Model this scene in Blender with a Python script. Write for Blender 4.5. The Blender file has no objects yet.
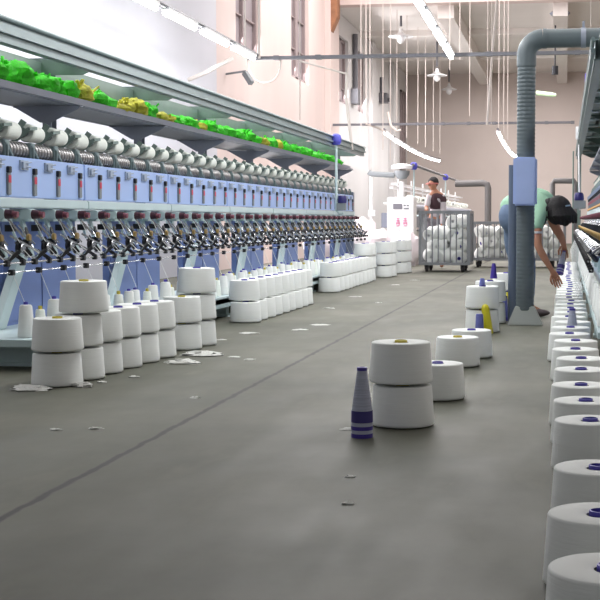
import bpy, bmesh, math, random
from mathutils import Vector, Matrix, noise
C = bpy.context.scene.collection
R = math.radians
random.seed(7)

# ------------------------------------------------------------------ materials
def lin(c):
    return tuple(((v/255)/12.92 if v/255 <= .04045 else ((v/255+.055)/1.055)**2.4) for v in c)+(1,)
def mat(name, col, rough=.5, metal=0, var=0, vscale=6, bump=0, bscale=60, emit=0, alpha=1, stretch=None):
    m = bpy.data.materials.new(name); m.use_nodes = True
    nt = m.node_tree; b = nt.nodes['Principled BSDF']
    b.inputs['Base Color'].default_value = lin(col); b.inputs['Roughness'].default_value = rough
    b.inputs['Metallic'].default_value = metal
    if alpha < 1: b.inputs['Alpha'].default_value = alpha
    if emit:
        b.inputs['Emission Color'].default_value = lin(col); b.inputs['Emission Strength'].default_value = emit
    tc = nt.nodes.new('ShaderNodeTexCoord'); mp = nt.nodes.new('ShaderNodeMapping')
    nt.links.new(tc.outputs['Object'], mp.inputs['Vector'])
    if stretch: mp.inputs['Scale'].default_value = stretch
    if var:
        n = nt.nodes.new('ShaderNodeTexNoise'); n.inputs['Scale'].default_value = vscale; n.inputs['Detail'].default_value = 5
        nt.links.new(mp.outputs['Vector'], n.inputs['Vector'])
        r = nt.nodes.new('ShaderNodeValToRGB')
        c = lin(col)
        r.color_ramp.elements[0].position = .3; r.color_ramp.elements[1].position = .7
        r.color_ramp.elements[0].color = tuple(v*(1-var) for v in c[:3])+(1,)
        r.color_ramp.elements[1].color = tuple(min(1, v*(1+var)) for v in c[:3])+(1,)
        nt.links.new(n.outputs['Fac'], r.inputs['Fac']); nt.links.new(r.outputs['Color'], b.inputs['Base Color'])
    if bump:
        n2 = nt.nodes.new('ShaderNodeTexNoise'); n2.inputs['Scale'].default_value = bscale
        nt.links.new(mp.outputs['Vector'], n2.inputs['Vector'])
        bp = nt.nodes.new('ShaderNodeBump'); bp.inputs['Strength'].default_value = bump; bp.inputs['Distance'].default_value = .01
        nt.links.new(n2.outputs['Fac'], bp.inputs['Height']); nt.links.new(bp.outputs['Normal'], b.inputs['Normal'])
    return m

YARN = mat('white_yarn', (232, 234, 231), .85, bump=.12, bscale=14, var=.02, vscale=4, stretch=(1, 1, 14))
YARN2 = mat('ivory_yarn', (234, 238, 230), .8, bump=.3, bscale=14, var=.03, vscale=4, stretch=(1, 1, 10))
TUBE_Y = mat('yellow_paper', (205, 190, 80), .6)
TUBE_B = mat('violet_plastic', (70, 62, 165), .45)
YELLOW = mat('yellow_plastic', (205, 195, 30), .4)
PURPLE = mat('purple_plastic', (68, 52, 150), .45)
BLUETUBE = mat('blue_grey_yarn', (104, 110, 178), .7, bump=.4, bscale=14, stretch=(1, 1, 14))
GREYYARN = mat('grey_lilac_yarn', (178, 182, 200), .8, bump=.5, bscale=20, var=.12, vscale=8, stretch=(.5, .5, 14))
NAVY = mat('navy_plastic', (40, 36, 100), .4)
PANEL = mat('light_blue_enamel', (168, 192, 238), .32, var=.03, vscale=2)
LEG = mat('mid_blue_enamel', (108, 128, 184), .38, var=.05, vscale=3)
MINT = mat('pale_mint_enamel', (194, 212, 214), .4, var=.04, vscale=3)
RAIL = mat('grey_green_steel', (132, 148, 150), .38, .35, var=.08, vscale=4)
GALV = mat('grey_galvanised_sheet', (122, 140, 134), .45, .3, var=.12, vscale=5)
SHELF = mat('grey_painted_steel', (148, 154, 168), .45, .2, var=.06, vscale=4)
DARK = mat('dark_steel', (52, 54, 60), .4, .5)
BLACK = mat('black_plastic', (24, 24, 28), .4)
CHROME = mat('bright_steel', (190, 192, 195), .25, .8)
DRUM = mat('worn_drum_steel', (140, 138, 138), .32, .75, var=.2, vscale=20)
MAROON = mat('maroon_plastic', (66, 30, 42), .45)
ROSE = mat('faded_red_plastic', (128, 72, 84), .5)
RED = mat('red_label', (206, 60, 84), .5)
BRASS = mat('brass', (176, 146, 90), .35, .7)
GREY = mat('grey_plastic', (130, 136, 140), .5)
LATCH = mat('light_grey_plastic', (160, 172, 192), .5)
GREYB = mat('blue_grey_enamel', (138, 144, 160), .4, .2, var=.06)
CLIPBLUE = mat('blue_tape', (90, 120, 200), .5)
WHITE = mat('white_enamel', (236, 236, 238), .4)
GREEN = mat('bright_green_net', (74, 236, 40), .6, var=.2, vscale=25, bump=.6, bscale=60)
YNET = mat('yellow_green_net', (214, 210, 70), .6, var=.25, vscale=25, bump=.6, bscale=60)
PGREEN = mat('pale_green_bag', (190, 215, 180), .5, var=.1, vscale=10)
PVC = mat('dark_grey_plastic_duct', (92, 102, 106), .42, var=.08, vscale=5)
PVCB = mat('blue_grey_plastic_duct', (92, 104, 124), .45, var=.05)
PIPEG = mat('grey_steel_pipe', (112, 110, 110), .5, .1)
FLARE = mat('pale_grey_plastic', (160, 164, 160), .5)
FOAM = mat('periwinkle_foam', (176, 194, 240), .6, var=.04, vscale=4)
WALLW = mat('white_plaster', (212, 212, 220), .8, var=.04, vscale=.7, bump=.1, bscale=5, stretch=(1, 1, .3))
WALLP = mat('pinkish_plaster', (222, 205, 200), .85, var=.07, vscale=.6, bump=.1, bscale=5, stretch=(1, 1, .4))
WALLG = mat('pale_grey_plaster', (214, 212, 212), .85, var=.05, vscale=.6, stretch=(1, 1, .3))
BACKW = mat('beige_grey_plaster', (214, 202, 197), .85, var=.07, vscale=.35, bump=.1, bscale=3)
CEIL = mat('off_white_ceiling_paint', (226, 220, 216), .85, var=.05, vscale=.4)
FRAMEW = mat('taupe_window_frame', (150, 136, 136), .6)
GLASS = mat('dusty_window_pane', (150, 140, 144), .6, var=.06, vscale=1)
RUST = mat('rusty_brown_paint', (160, 112, 82), .7, var=.2, vscale=6)
CORD = mat('white_cord', (212, 202, 196), .7)
CONDUIT = mat('grey_conduit_steel', (110, 110, 116), .45, .3)
LAMP = mat('lit_fluorescent_tube', (255, 255, 255), .3, emit=9)
SACK = mat('white_plastic_sack', (242, 232, 236), .45, bump=.5, bscale=5)
LINT = mat('white_lint', (205, 205, 200), .95, bump=.8, bscale=60)
CART = mat('grey_tubular_steel', (136, 138, 142), .38, .45)
RUBBER = mat('dark_rubber', (52, 48, 50), .7)
SKIN = mat('skin', (176, 124, 98), .6)
HAIR = mat('black_hair', (30, 26, 28), .75, bump=.6, bscale=40, stretch=(1, 1, 4))
SHIRT = mat('mint_cotton', (160, 200, 172), .85, bump=.2, bscale=20, var=.05)
JEANS = mat('blue_denim', (112, 130, 158), .9, var=.12, vscale=20)
VEST = mat('dark_brown_cotton', (72, 50, 56), .9)
GSHIRT = mat('grey_white_cotton', (196, 188, 192), .9)
REDCAP = mat('faded_red_cap', (196, 120, 112), .8)
SHOE = mat('grey_brown_shoe', (96, 86, 88), .7)
PINKM = mat('pink_print', (222, 120, 168), .5)
SCREEN = mat('grey_display', (120, 120, 128), .3)

def floor_mat():
    m = bpy.data.materials.new('concrete_floor'); m.use_nodes = True
    nt = m.node_tree; N = nt.nodes.new; L = nt.links.new; b = nt.nodes['Principled BSDF']
    g = N('ShaderNodeNewGeometry')
    n1 = N('ShaderNodeTexNoise'); n1.inputs['Scale'].default_value = .7; n1.inputs['Detail'].default_value = 9; n1.inputs['Roughness'].default_value = .6
    L(g.outputs['Position'], n1.inputs['Vector'])
    r = N('ShaderNodeValToRGB'); e = r.color_ramp.elements
    e[0].position = .36; e[0].color = lin((76, 78, 66)); e[1].position = .64; e[1].color = lin((99, 99, 86))
    L(n1.outputs['Fac'], r.inputs['Fac'])
    # pale worn patches
    n3 = N('ShaderNodeTexNoise'); n3.inputs['Scale'].default_value = 3.2; n3.inputs['Detail'].default_value = 6
    mp = N('ShaderNodeMapping'); mp.inputs['Scale'].default_value = (1.6, .5, 1); L(g.outputs['Position'], mp.inputs['Vector']); L(mp.outputs['Vector'], n3.inputs['Vector'])
    r3 = N('ShaderNodeValToRGB'); r3.color_ramp.elements[0].position = .6; r3.color_ramp.elements[1].position = .78
    L(n3.outputs['Fac'], r3.inputs['Fac'])
    mx = N('ShaderNodeMixRGB'); mx.inputs['Color2'].default_value = lin((128, 126, 114)); L(r.outputs['Color'], mx.inputs['Color1'])
    ml = N('ShaderNodeMath'); ml.operation = 'MULTIPLY'; ml.inputs[1].default_value = .4; L(r3.outputs['Color'], ml.inputs[0]); L(ml.outputs[0], mx.inputs['Fac'])
    # the joint line running along the aisle
    sx = N('ShaderNodeSeparateXYZ'); L(g.outputs['Position'], sx.inputs[0])
    n2 = N('ShaderNodeTexNoise'); n2.inputs['Scale'].default_value = 9; L(g.outputs['Position'], n2.inputs['Vector'])
    a = N('ShaderNodeMath'); a.operation = 'MULTIPLY_ADD'; a.inputs[1].default_value = .03; L(n2.outputs['Fac'], a.inputs[0]); L(sx.outputs['X'], a.inputs[2])
    s = N('ShaderNodeMath'); s.operation = 'ADD'; s.inputs[1].default_value = 1.587-.015; L(a.outputs[0], s.inputs[0])
    ab = N('ShaderNodeMath'); ab.operation = 'ABSOLUTE'; L(s.outputs[0], ab.inputs[0])
    lt = N('ShaderNodeMapRange'); lt.inputs[1].default_value = .008; lt.inputs[2].default_value = .019; lt.inputs[3].default_value = .85; lt.inputs[4].default_value = 0
    L(ab.outputs[0], lt.inputs[0])
    m2 = N('ShaderNodeMixRGB'); m2.inputs['Color2'].default_value = lin((34, 34, 32)); L(mx.outputs['Color'], m2.inputs['Color1']); L(lt.outputs[0], m2.inputs['Fac'])
    L(m2.outputs['Color'], b.inputs['Base Color'])
    rr = N('ShaderNodeMapRange'); b.inputs['Specular IOR Level'].default_value = .35; rr.inputs[3].default_value = .5; rr.inputs[4].default_value = .75; L(n3.outputs['Fac'], rr.inputs[0]); L(rr.outputs[0], b.inputs['Roughness'])
    bp = N('ShaderNodeBump'); bp.inputs['Strength'].default_value = .08; L(n3.outputs['Fac'], bp.inputs['Height']); L(bp.outputs['Normal'], b.inputs['Normal'])
    return m
FLOOR = floor_mat()

# ------------------------------------------------------------------ mesh builder
class MB:
    def __init__(s): s.v = []; s.f = []
    def add(s, vs, fs):
        o = len(s.v); s.v += [tuple(v) for v in vs]; s.f += [tuple(i+o for i in f) for f in fs]; return s
    def box(s, x0, x1, y0, y1, z0, z1):
        return s.add([(x, y, z) for z in (z0, z1) for y in (y0, y1) for x in (x0, x1)],
                     [(0, 2, 3, 1), (4, 5, 7, 6), (0, 1, 5, 4), (2, 6, 7, 3), (0, 4, 6, 2), (1, 3, 7, 5)])
    def bar(s, p, q, w, h, up=(0, 0, 1)):
        p = Vector(p); q = Vector(q); d = (q-p).normalized(); u = Vector(up)
        if abs(d.dot(u)) > .99: u = Vector((1, 0, 0))
        r = d.cross(u).normalized(); u = r.cross(d)
        vs = [c+r*a*w/2+u*b*h/2 for c in (p, q) for a, b in ((-1, -1), (1, -1), (1, 1), (-1, 1))]
        return s.add(vs, [(0, 1, 2, 3), (7, 6, 5, 4), (0, 4, 5, 1), (1, 5, 6, 2), (2, 6, 7, 3), (3, 7, 4, 0)])
    def tube(s, pts, rad, n=8, caps=True):
        pts = [Vector(p) for p in pts]; k = len(pts)
        rs = rad if isinstance(rad, (list, tuple)) else [rad]*k
        vs = []; pr = None
        for i, p in enumerate(pts):
            d = (pts[min(i+1, k-1)]-pts[max(i-1, 0)]).normalized()
            if pr is None:
                pr = d.cross(Vector((0, 0, 1)))
                if pr.length < .05: pr = Vector((1, 0, 0))
            pr = (pr-d*pr.dot(d)).normalized(); b = d.cross(pr)
            vs += [p+(pr*math.cos(t)+b*math.sin(t))*rs[i] for t in (2*math.pi*j/n for j in range(n))]
        fs = [(i*n+j, i*n+(j+1) % n, (i+1)*n+(j+1) % n, (i+1)*n+j) for i in range(k-1) for j in range(n)]
        if caps: fs += [tuple(reversed(range(n))), tuple(range((k-1)*n, k*n))]
        return s.add(vs, fs)
    def lathe(s, prof, n=32, o=(0, 0, 0), axis='z'):
        vs = []
        for r, z in prof:
            for j in range(n):
                t = 2*math.pi*j/n; a, b = r*math.cos(t), r*math.sin(t)
                v = {'z': (a, b, z), 'y': (b, z, a), 'x': (z, a, b)}[axis]
                vs.append((v[0]+o[0], v[1]+o[1], v[2]+o[2]))
        k = len(prof)
        fs = [(i*n+j, i*n+(j+1) % n, (i+1)*n+(j+1) % n, (i+1)*n+j) for i in range(k-1) for j in range(n)]
        return s.add(vs, fs)
    def prism(s, poly, vec):
        n = len(poly); v = Vector(vec)
        vs = [Vector(p) for p in poly]+[Vector(p)+v for p in poly]
        return s.add(vs, [tuple(reversed(range(n))), tuple(range(n, 2*n))]+[(i, (i+1) % n, (i+1) % n+n, i+n) for i in range(n)])
    def blob(s, c, r, amp=.2, freq=4, seed=0, seg=14, ring=9, flat=False):
        vs = []; c = Vector(c)
        for i in range(ring+1):
            ph = math.pi*i/ring
            for j in range(seg):
                th = 2*math.pi*j/seg
                d = Vector((math.sin(ph)*math.cos(th), math.sin(ph)*math.sin(th), math.cos(ph)))
                k = 1+amp*noise.noise(d*freq+Vector((seed*3.7, seed*1.3, seed)))
                p = Vector((d.x*r[0], d.y*r[1], d.z*r[2]))*k
                if flat and p.z < 0: p.z *= .05
                vs.append(c+p)
        return s.add(vs, [(i*seg+j, (i+1)*seg+j, (i+1)*seg+(j+1) % seg, i*seg+(j+1) % seg) for i in range(ring) for j in range(seg)])
    def obj(s, name, m, parent=None, loc=(0, 0, 0), smooth=True, ang=38, bevel=0):
        me = bpy.data.meshes.new(name); me.from_pydata(s.v, [], s.f)
        bm = bmesh.new(); bm.from_mesh(me); bmesh.ops.remove_doubles(bm, verts=bm.verts, dist=1e-5)
        bmesh.ops.recalc_face_normals(bm, faces=bm.faces)
        if bevel:
            es = [e for e in bm.edges if len(e.link_faces) == 2 and e.calc_face_angle(0) > R(50)]
            bmesh.ops.bevel(bm, geom=es, offset=bevel, segments=2, affect='EDGES', clamp_overlap=True)
        bm.to_mesh(me); bm.free(); me.materials.append(m)
        if smooth: me.shade_smooth(); me.set_sharp_from_angle(angle=R(ang))
        o = bpy.data.objects.new(name, me); C.objects.link(o); o.location = loc
        if parent: o.parent = parent
        return o
def tag(o, label, cat, group=None):
    o['label'] = label; o['category'] = cat
    if group: o['group'] = group
    return o
def empty(name, loc, label, cat, group=None, rz=0):
    o = bpy.data.objects.new(name, None); C.objects.link(o); o.location = loc; o.rotation_euler = (0, 0, rz); o.empty_display_size = .1
    return tag(o, label, cat, group)
KIDS = {}
def kids(o): return [c for c in bpy.data.objects if c.parent == o]
def copy_tree(o, parent=None):
    def rec(a, par, ch):
        c = a.copy(); C.objects.link(c)
        if par: c.parent = par
        for k in ch.get(a.name, []): rec(k, c, ch)
        return c
    ch = {}
    for x in bpy.data.objects:
        if x.parent: ch.setdefault(x.parent.name, []).append(x)
    return rec(o, parent, ch)
def structure(o): o['kind'] = 'structure'; return o
W1 = 'first second third fourth fifth sixth seventh eighth ninth tenth eleventh twelfth thirteenth fourteenth fifteenth sixteenth seventeenth eighteenth nineteenth'.split()
def nth(i):      # i from 0
    i += 1
    if i < 20: return W1[i-1]
    t = {2: 'twent', 3: 'thirt', 4: 'fort', 5: 'fift', 6: 'sixt', 7: 'sevent'}[i//10]
    return t+'ieth' if i % 10 == 0 else t+'y-'+W1[i % 10-1]

# ------------------------------------------------------------------ camera
cam = bpy.data.cameras.new('camera'); co = bpy.data.objects.new('camera', cam); C.objects.link(co)
F = 1300; cam.sensor_width = 36; cam.lens = 36*F/600; cam.shift_x = -(378-300)/600; cam.clip_end = 200; cam.clip_start = .05
pitch = math.atan(80/F); yaw = math.atan(188/(F*math.cos(pitch)+80*math.sin(pitch)))
co.location = (0, 0, .85); co.rotation_euler = (math.pi/2-pitch, 0, yaw)
bpy.context.scene.camera = co

# ------------------------------------------------------------------ the hall
BY = 47.7; WX = -5.8
structure(MB().box(-6.2, 6.5, -4, 48, -.2, 0).obj('floor', FLOOR, smooth=False))
def wall_strip(mb, y0, y1, holes, ztop, x0=-6.1, x1=WX):
    ys = y0
    for a, b, z0, z1 in holes:
        if a > ys: mb.box(x0, x1, ys, a, 0, ztop)
        mb.box(x0, x1, a, b, 0, z0); mb.box(x0, x1, a, b, z1, ztop); ys = b
    if y1 > ys: mb.box(x0, x1, ys, y1, 0, ztop)
HN = [(22.6, 24.5, 3.9, 6.6), (27.3, 29.2, 3.9, 6.6)]
HF = [(33.0, 34.6, 3.9, 5.6), (36.2, 37.7, 3.9, 5.6)]
m = MB(); m.box(-6.1, WX, -4, 21.3, 0, 7.5); structure(m.obj('wall_left', WALLW, smooth=False))
m = MB(); wall_strip(m, 21.3, 31.2, HN, 7.5)
structure(m.obj('wall_left', WALLP, smooth=False))
m = MB(); wall_strip(m, 32.4, BY, HF, 6.15)
structure(m.obj('wall_left', WALLG, smooth=False))
structure(MB().box(-6.1, 6.5, BY, BY+.3, 0, 6.5).obj('wall_back', BACKW, smooth=False))
structure(MB().box(6.2, 6.5, -4, BY, 0, 7.5).obj('wall_right', BACKW, smooth=False))
# ceilings: higher near bay, lower far bay with girders
structure(MB().box(-6.1, 6.5, -4, 32, 7.4, 7.6).obj('ceiling', CEIL, smooth=False))
m = MB(); m.box(-6.1, 6.5, 32, BY, 6.16, 6.4); structure(m.obj('ceiling', CEIL, smooth=False))
structure(MB().box(WX, 6.2, 31.6, 32, 6.08, 7.4).obj('trim_1', WALLP, smooth=False))
for i, (x0, x1) in enumerate(((-3.15, -2.75), (-.36, 0), (2.5, 2.9))):
    structure(MB().box(x0, x1, 32, BY, 5.76, 6.16).obj('trim_%d' % (i+2), CEIL, smooth=False))
structure(MB().box(WX, 6.2, 41.6, 41.9, 5.93, 6.16).obj('trim_5', CEIL, smooth=False))
structure(MB().box(WX, 6.2, 36.6, 36.8, 6.0, 6.16).obj('trim_6', CEIL, smooth=False))
structure(MB().box(-6.1, -5.66, 31.2, 32.4, 0, 7.39).obj('trim_7', WALLP, smooth=False))
structure(MB().box(WX, -5.68, 38.2, 38.9, 0, 6.1).obj('trim_8', WALLG, smooth=False))
structure(MB().box(WX, -5.62, 42.6, 43.3, 0, 6.1).obj('trim_9', WALLG, smooth=False))
k = 1
for (a, b, z0, z1) in HN+HF+[(45.5, 46.7, 2.6, 5.4)]:
    z1 = min(z1, 6.6)
    fr = MB(); mid = (a+b)/2; xx = WX-.12 if a < 45 else WX+.03
    for (p, q) in ((a, a+.08), (mid-.12, mid+.12), (b-.08, b)): fr.box(xx-.05, xx+.04, p, q, z0, z1)
    for z in (z0, z1-.08): fr.box(xx-.05, xx+.04, a, b, z, z+.08)
    for i in range(1, 4): fr.box(xx-.02, xx+.02, a, b, z0+(z1-z0)*i/4-.015, z0+(z1-z0)*i/4+.015)
    f = structure(fr.obj('window_%d' % k, FRAMEW, smooth=False)); k += 1
    MB().box(xx-.035, xx-.025, a, b, z0, z1).obj('window_pane', GLASS, f, smooth=False)
# rusty bracket on the pilaster, conduits on the walls
tag(MB().box(-5.66, -5.5, 31.25, 31.6, 5.75, 7.1).prism([(-5.66, 31.25, 5.75), (-5.5, 31.25, 5.75), (-5.66, 31.25, 5.4)], (0, .35, 0)).obj('wall_bracket', RUST, smooth=False),
    'rusty brown bracket high on the pinkish pilaster', 'bracket')
tag(MB().tube([(-5.72, 35.3, 5.9), (-5.72, 35.3, 4.1)], .07).box(-5.79, -5.6, 35.0, 35.5, 4.0, 4.4).obj('junction_box', CONDUIT),
    'dark conduit with a box between the two far left windows', 'conduit')
tag(MB().tube([(-5.74, 40.6, 5.3), (-5.74, 40.6, 4.6), (-5.5, 40.6, 4.6)], .07).box(-5.8, -5.55, 40.35, 40.8, 4.5, 4.8).obj('pipe_stub', CONDUIT),
    'dark pipe stub bending out of the far left wall', 'pipe')
tag(MB().tube([(-5.77, 15.6, 2.7), (-5.77, 15.9, 2.86), (-5.77, 17.3, 2.9), (-5.77, 18.2, 2.66), (-5.77, 20.9, 2.72)], .012).obj('wall_cable', CONDUIT),
    'thin grey cable looping along the white left wall', 'cable')
t = MB().tube([(-5.76, 21.6, 2.95), (-5.76, 21.6, 2.5), (-5.76, 24.6, 2.35)], .02)
for y in (22.0, 22.5, 22.9, 23.6): t.box(-5.79, -5.7, y, y+.22, 2.36, 2.56)
tag(t.obj('cable_clamps', DARK), 'dark cable clamps on the pinkish wall above the winding machine', 'clamps')
c = empty('security_camera', (-5.8, 21.9, 3.35), 'small grey camera on a wall arm beside the hanging lights', 'camera')
MB().tube([(0, 0, 0), (.4, -.2, .02)], .02).obj('arm', GREY, c)
MB().bar((.38, -.2, .0), (.52, -.28, -.2), .09, .09).obj('camera_body', GREY, c, bevel=.01)

# overhead conduits across the hall
for (y, z, x1, lab) in ((18.75, 3.21, 1.3, 'grey conduit crossing the hall above the near aisle'), (31.5, 3.17, .1, 'thinner grey conduit crossing the hall further back')):
    h = .027 if y < 20 else .03
    t = MB().box(-4.62 if y < 20 else -5.75, x1, y-.04, y+.04, z-h*.9, z+h*.9)
    for i in range(9): xx = -4.2+i*.62; t.box(xx-.04, xx+.04, y-.05, y+.05, z-h*1.15, z+h*1.2)
    tag(t.obj('conduit', CONDUIT, smooth=False), lab, 'conduit', None)
# fluorescent rows
def light_row(x0, x1, y0, y1, z0, z1, n, sag, what, nm):
    P = lambda t: Vector((x0+(x1-x0)*t, y0+(y1-y0)*t, z0+(z1-z0)*t-sag*4*t*(1-t)))
    tr = MB().tube([P(i/12)+Vector((0, 0, .05)) for i in range(13)], .03)
    tag(tr.obj('light_track', CONDUIT), 'grey track carrying the %s' % what, 'track')
    for i in range(n):
        a = P((i+.08)/n); b = P((i+.86)/n)
        root = empty('tube_light', a, 'lit white tube, %s along the %s' % (nth(i), what), 'light', nm)
        MB().bar((0, 0, .02), b-a+Vector((0, 0, .02)), .10, .03).obj('housing', WHITE, root, smooth=False)
        MB().tube([(0, 0, -.025), b-a+Vector((0, 0, -.025))], .034).obj('lamp_tube', LAMP, root)
light_row(-4.46, -4.46, 6.6, 18.6, 3.19, 3.19, 8, 0, 'long light row over the left machine', 'near left tubes')
light_row(-1.50, -1.62, 6.0, 18.6, 3.19, 3.16, 9, 0, 'light row over the middle of the aisle', 'near middle tubes')
light_row(-4.5, -4.43, 32.2, 46, 3.05, 2.95, 8, .12, 'far left light row', 'far left tubes')
light_row(-1.68, -1.55, 32.2, 43, 3.03, 2.92, 6, .16, 'far light row beside the big duct', 'far right tubes')
# hanging cords
def cord(x, y, z0, z1, lab, r=.009, dx=0):
    tag(MB().tube([(x, y, z1), (x+dx*.4, y, (z0+z1)/2), (x+dx, y, z0)], r, 6).obj('hanging_cord', CORD), lab, 'cord', 'white cords hanging from the ceiling')
CP = [(361, 26, 57, 152), (370, 30, 0, 125), (366, 30, 0, 122), (383, 31.4, 10, 150), (390.5, 31.4, 0, 160), (397, 33, 10, 130), (407, 34, 10, 138), (418, 36, 62, 144), (425.6, 38, 66, 147), (433.4, 40, 70, 151), (440, 42, 74, 154),
      (470, 31, 5, 116), (492, 22, 0, 125), (488, 24, 0, 125), (499, 31, 60, 128), (504, 31.3, 60, 132), (508, 31.4, 60, 140), (450, 31, 0, 70), (460, 30, 0, 60), (591, 20, 0, 70)]
def at(px, py, Y):
    cx, cy = px-378, 300-py
    fz = F*math.cos(pitch)+cy*math.sin(pitch); uz = cy*math.cos(pitch)-F*math.sin(pitch)
    X = cx*math.cos(yaw)-fz*math.sin(yaw); YY = cx*math.sin(yaw)+fz*math.cos(yaw); t = Y/YY
    return Vector((X*t, Y, .85+uz*t))
for i, (px, Y, a, b) in enumerate(CP):
    p = at(px, a, Y); q = at(px, b, Y); top = 6.16 if Y > 32 else 7.4
    cord(p.x, Y, q.z, top, 'thin white cord hanging from the ceiling, %s counted among such cords' % nth(i) if False else 'thin white cord hanging from the ceiling above the far aisle', r=.0085*Y/31)
cord(-4.47+.02, 18.7, 3.2, 7.4, 'white cord holding the far end of the left light row', .02)
q = at(245, 50, 18.2); cord(q.x, 18.2, 3.2, 7.4, 'white cord beside the last tube of the left light row', .014)
q = at(300, 120, 20.5); cord(q.x, 20.5, q.z, 7.4, 'white cord hanging in front of the pinkish wall windows', .01)
w = [at(247.5, 57, 18.8)]+[at(248+16.5*(1-math.cos(t*math.pi/10)), 57+26*math.sin(t*math.pi/10)**.7, 18.8) for t in range(1, 10)]+[at(281, 57, 18.8)]
tag(MB().tube(w, .013).obj('looped_cable', CORD), 'white cable hanging in a loop below the crossing conduit', 'cable')
tag(MB().tube([at(188, 80, 18.5), at(205, 73, 18.5), at(233, 58, 18.6)], [.03, .03, .035]).obj('white_pole', CORD), 'white pole slanting up to the end of the left light row', 'pole')
tag(MB().tube([at(300, 61, 19), at(347, 74, 19), at(350, 57, 19)], .014).obj('slack_cable', CORD), 'slack white cable tied up to the crossing conduit', 'cable')
tag(MB().tube([at(347, 74, 19), at(346, 95, 19), at(351, 140, 19), at(352, 150, 19)], .022).obj('slack_cable', CORD), 'thick white cable dropping towards the machine end', 'cable')
tag(MB().tube([at(366, 124, 31.4), at(378, 128, 31.6), at(386, 132, 32)], .02).obj('slack_cable', CORD), 'white cable leading into the far left light row', 'cable')
tag(MB().tube([at(388, 112, 31), at(391, 126, 31), at(397, 131, 31), at(401, 130, 31)], .03).obj('slack_cable', CORD), 'knotted white cable above the start of the far left lights', 'cable')
tag(MB().tube([at(487, 125, 21.5), at(492, 60, 21.5), at(497, 0, 21.5)], .02).obj('slack_cable', CORD), 'slanting white cord crossing the conduit left of the duct', 'cable')
# pendant lamps
def pendant(px, py, Y, top, lab, r=.38):
    p = at(px, py, Y); o = empty('pendant_lamp', p, lab, 'lamp')
    MB().tube([(0, 0, .25), (0, 0, top-p.z)], .03).obj('stem', CONDUIT, o)
    MB().lathe([(.04, .2), (.06, .1), (.12, .05), (r*1.25, -.01), (r*1.25, -.03), (.1, 0), (.04, .18)], 24).obj('lamp_shade', WHITE, o)
    MB().blob((0, 0, -.08), (.1, .1, .12), 0).obj('bulb', WHITE, o)
pendant(401, 36, 34, 6.16, 'white disc pendant lamp, nearest of the ceiling pendants', .26)
pendant(437, 75, 39, 6.16, 'pendant lamp with cream bulb above the far left lights', .24)
pendant(449, 89, 46, 6.16, 'smallest pendant lamp close to the back wall', .22)
pendant(392, 54, 44, 6.16, 'pendant lamp half hidden by the crossing conduit, left one', .24)
tag(MB().lathe([(0, 5.9), (.22, 5.93), (.26, 5.98), (.02, 6.16)], 20, (at(562, 7, 33).x-.05, 33, 0)).obj('ceiling_fitting', GREYB), 'small round fitting on the far ceiling right of the duct', 'light fitting')
p = at(555, 70, 33.5); tag(MB().tube([p+Vector((0, 0, .1)), p-Vector((0, 0, .12))], .08, 10).tube([p+Vector((0, 0, .1)), (p.x, 33.5, 5.76)], .02).obj('siren', DARK), 'small dark siren hanging right of the duct', 'siren')
p = at(536, 93, 40); tag(MB().tube([p, at(553, 95, 40)], .07).tube([at(553, 95, 40), at(556, 95, 40)], .05).obj('wall_lamp', PGREEN), 'pale greenish lamp stick on the back wall beside the duct', 'lamp')

# ------------------------------------------------------------------ yarn packages and cones
def package_proto(tm, h=.17, rb=.132, rt=.121):
    p = MB().lathe([(.032, .004), (rb-.02, .003), (rb-.005, .005), (rb, .011), (rb-.0005, .02), (rt+.001, h-.006), (rt-.001, h-.002), (rt-.006, h), (.04, h-.002), (.032, h-.004)], 40)
    o = p.obj('yarn_package', YARN, smooth=True, ang=50)
    MB().lathe([(.03, 0), (.034, 0), (.026, h+.006), (.022, h+.007), (.02, h-.01), (.018, .01), (.03, 0)], 20).obj('tube', tm, o)
    return o
PROTO = {}
def package(kind, loc, label, group, rx=0, ry=0, rz=0, s=1, cat='yarn package'):
    if kind not in PROTO:
        o = PROTO[kind] = package_proto({'y': TUBE_Y, 'b': TUBE_B, 'w': WHITE}[kind]) if kind in 'ybw' else PACKF[kind]()
    else: o = copy_tree(PROTO[kind])
    o.location = loc; o.rotation_euler = (rx, ry, rz); o.scale = (s, s, s)
    return tag(o, label, cat, group)
H = .178
rnd = random.uniform
# stack at the left front
ys = [6.37, 6.65, 6.93, 7.21, 7.49, 7.77]
for i, y in enumerate(ys):
    x = -2.59+.012*i
    for l in range(2):
        nm = 'lower' if l == 0 else 'upper'
        package('y' if i == 0 else 'b', (x+rnd(-.008, .008), y, l*H), 'white yarn package, %s from camera in the nearest left stack\'s %s layer' % (nth(i), nm), 'packages of the nearest left stack', rz=rnd(0, 6))
package('y', (-2.555, 6.66, 2*H), 'white yarn package crowning the nearest left stack', 'packages of the nearest left stack', s=1.0)
for i, y in enumerate((8.27, 8.56)):
    for l in range(2+i):
        package('y' if i == 0 else 'b', (-2.5+.02*i, y, l*H), 'white yarn package, %s of the %s column in the second left stack' % (['bottom', 'middle' if i else 'top', 'top'][l], ['front', 'rear'][i]), 'packages of the second left stack', rz=rnd(0, 6))
for i in range(9):
    y = 10.55+i*.285
    for l in range(2):
        package('b', (-2.64+rnd(-.01, .01)+(.02 if l else 0)*(-1), y+(.06 if l else 0), l*H), 'white package, %s from camera in the %s layer of the long third stack' % (nth(i), ['lower', 'upper'][l]), 'packages of the long third stack', rz=rnd(0, 6))
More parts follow.
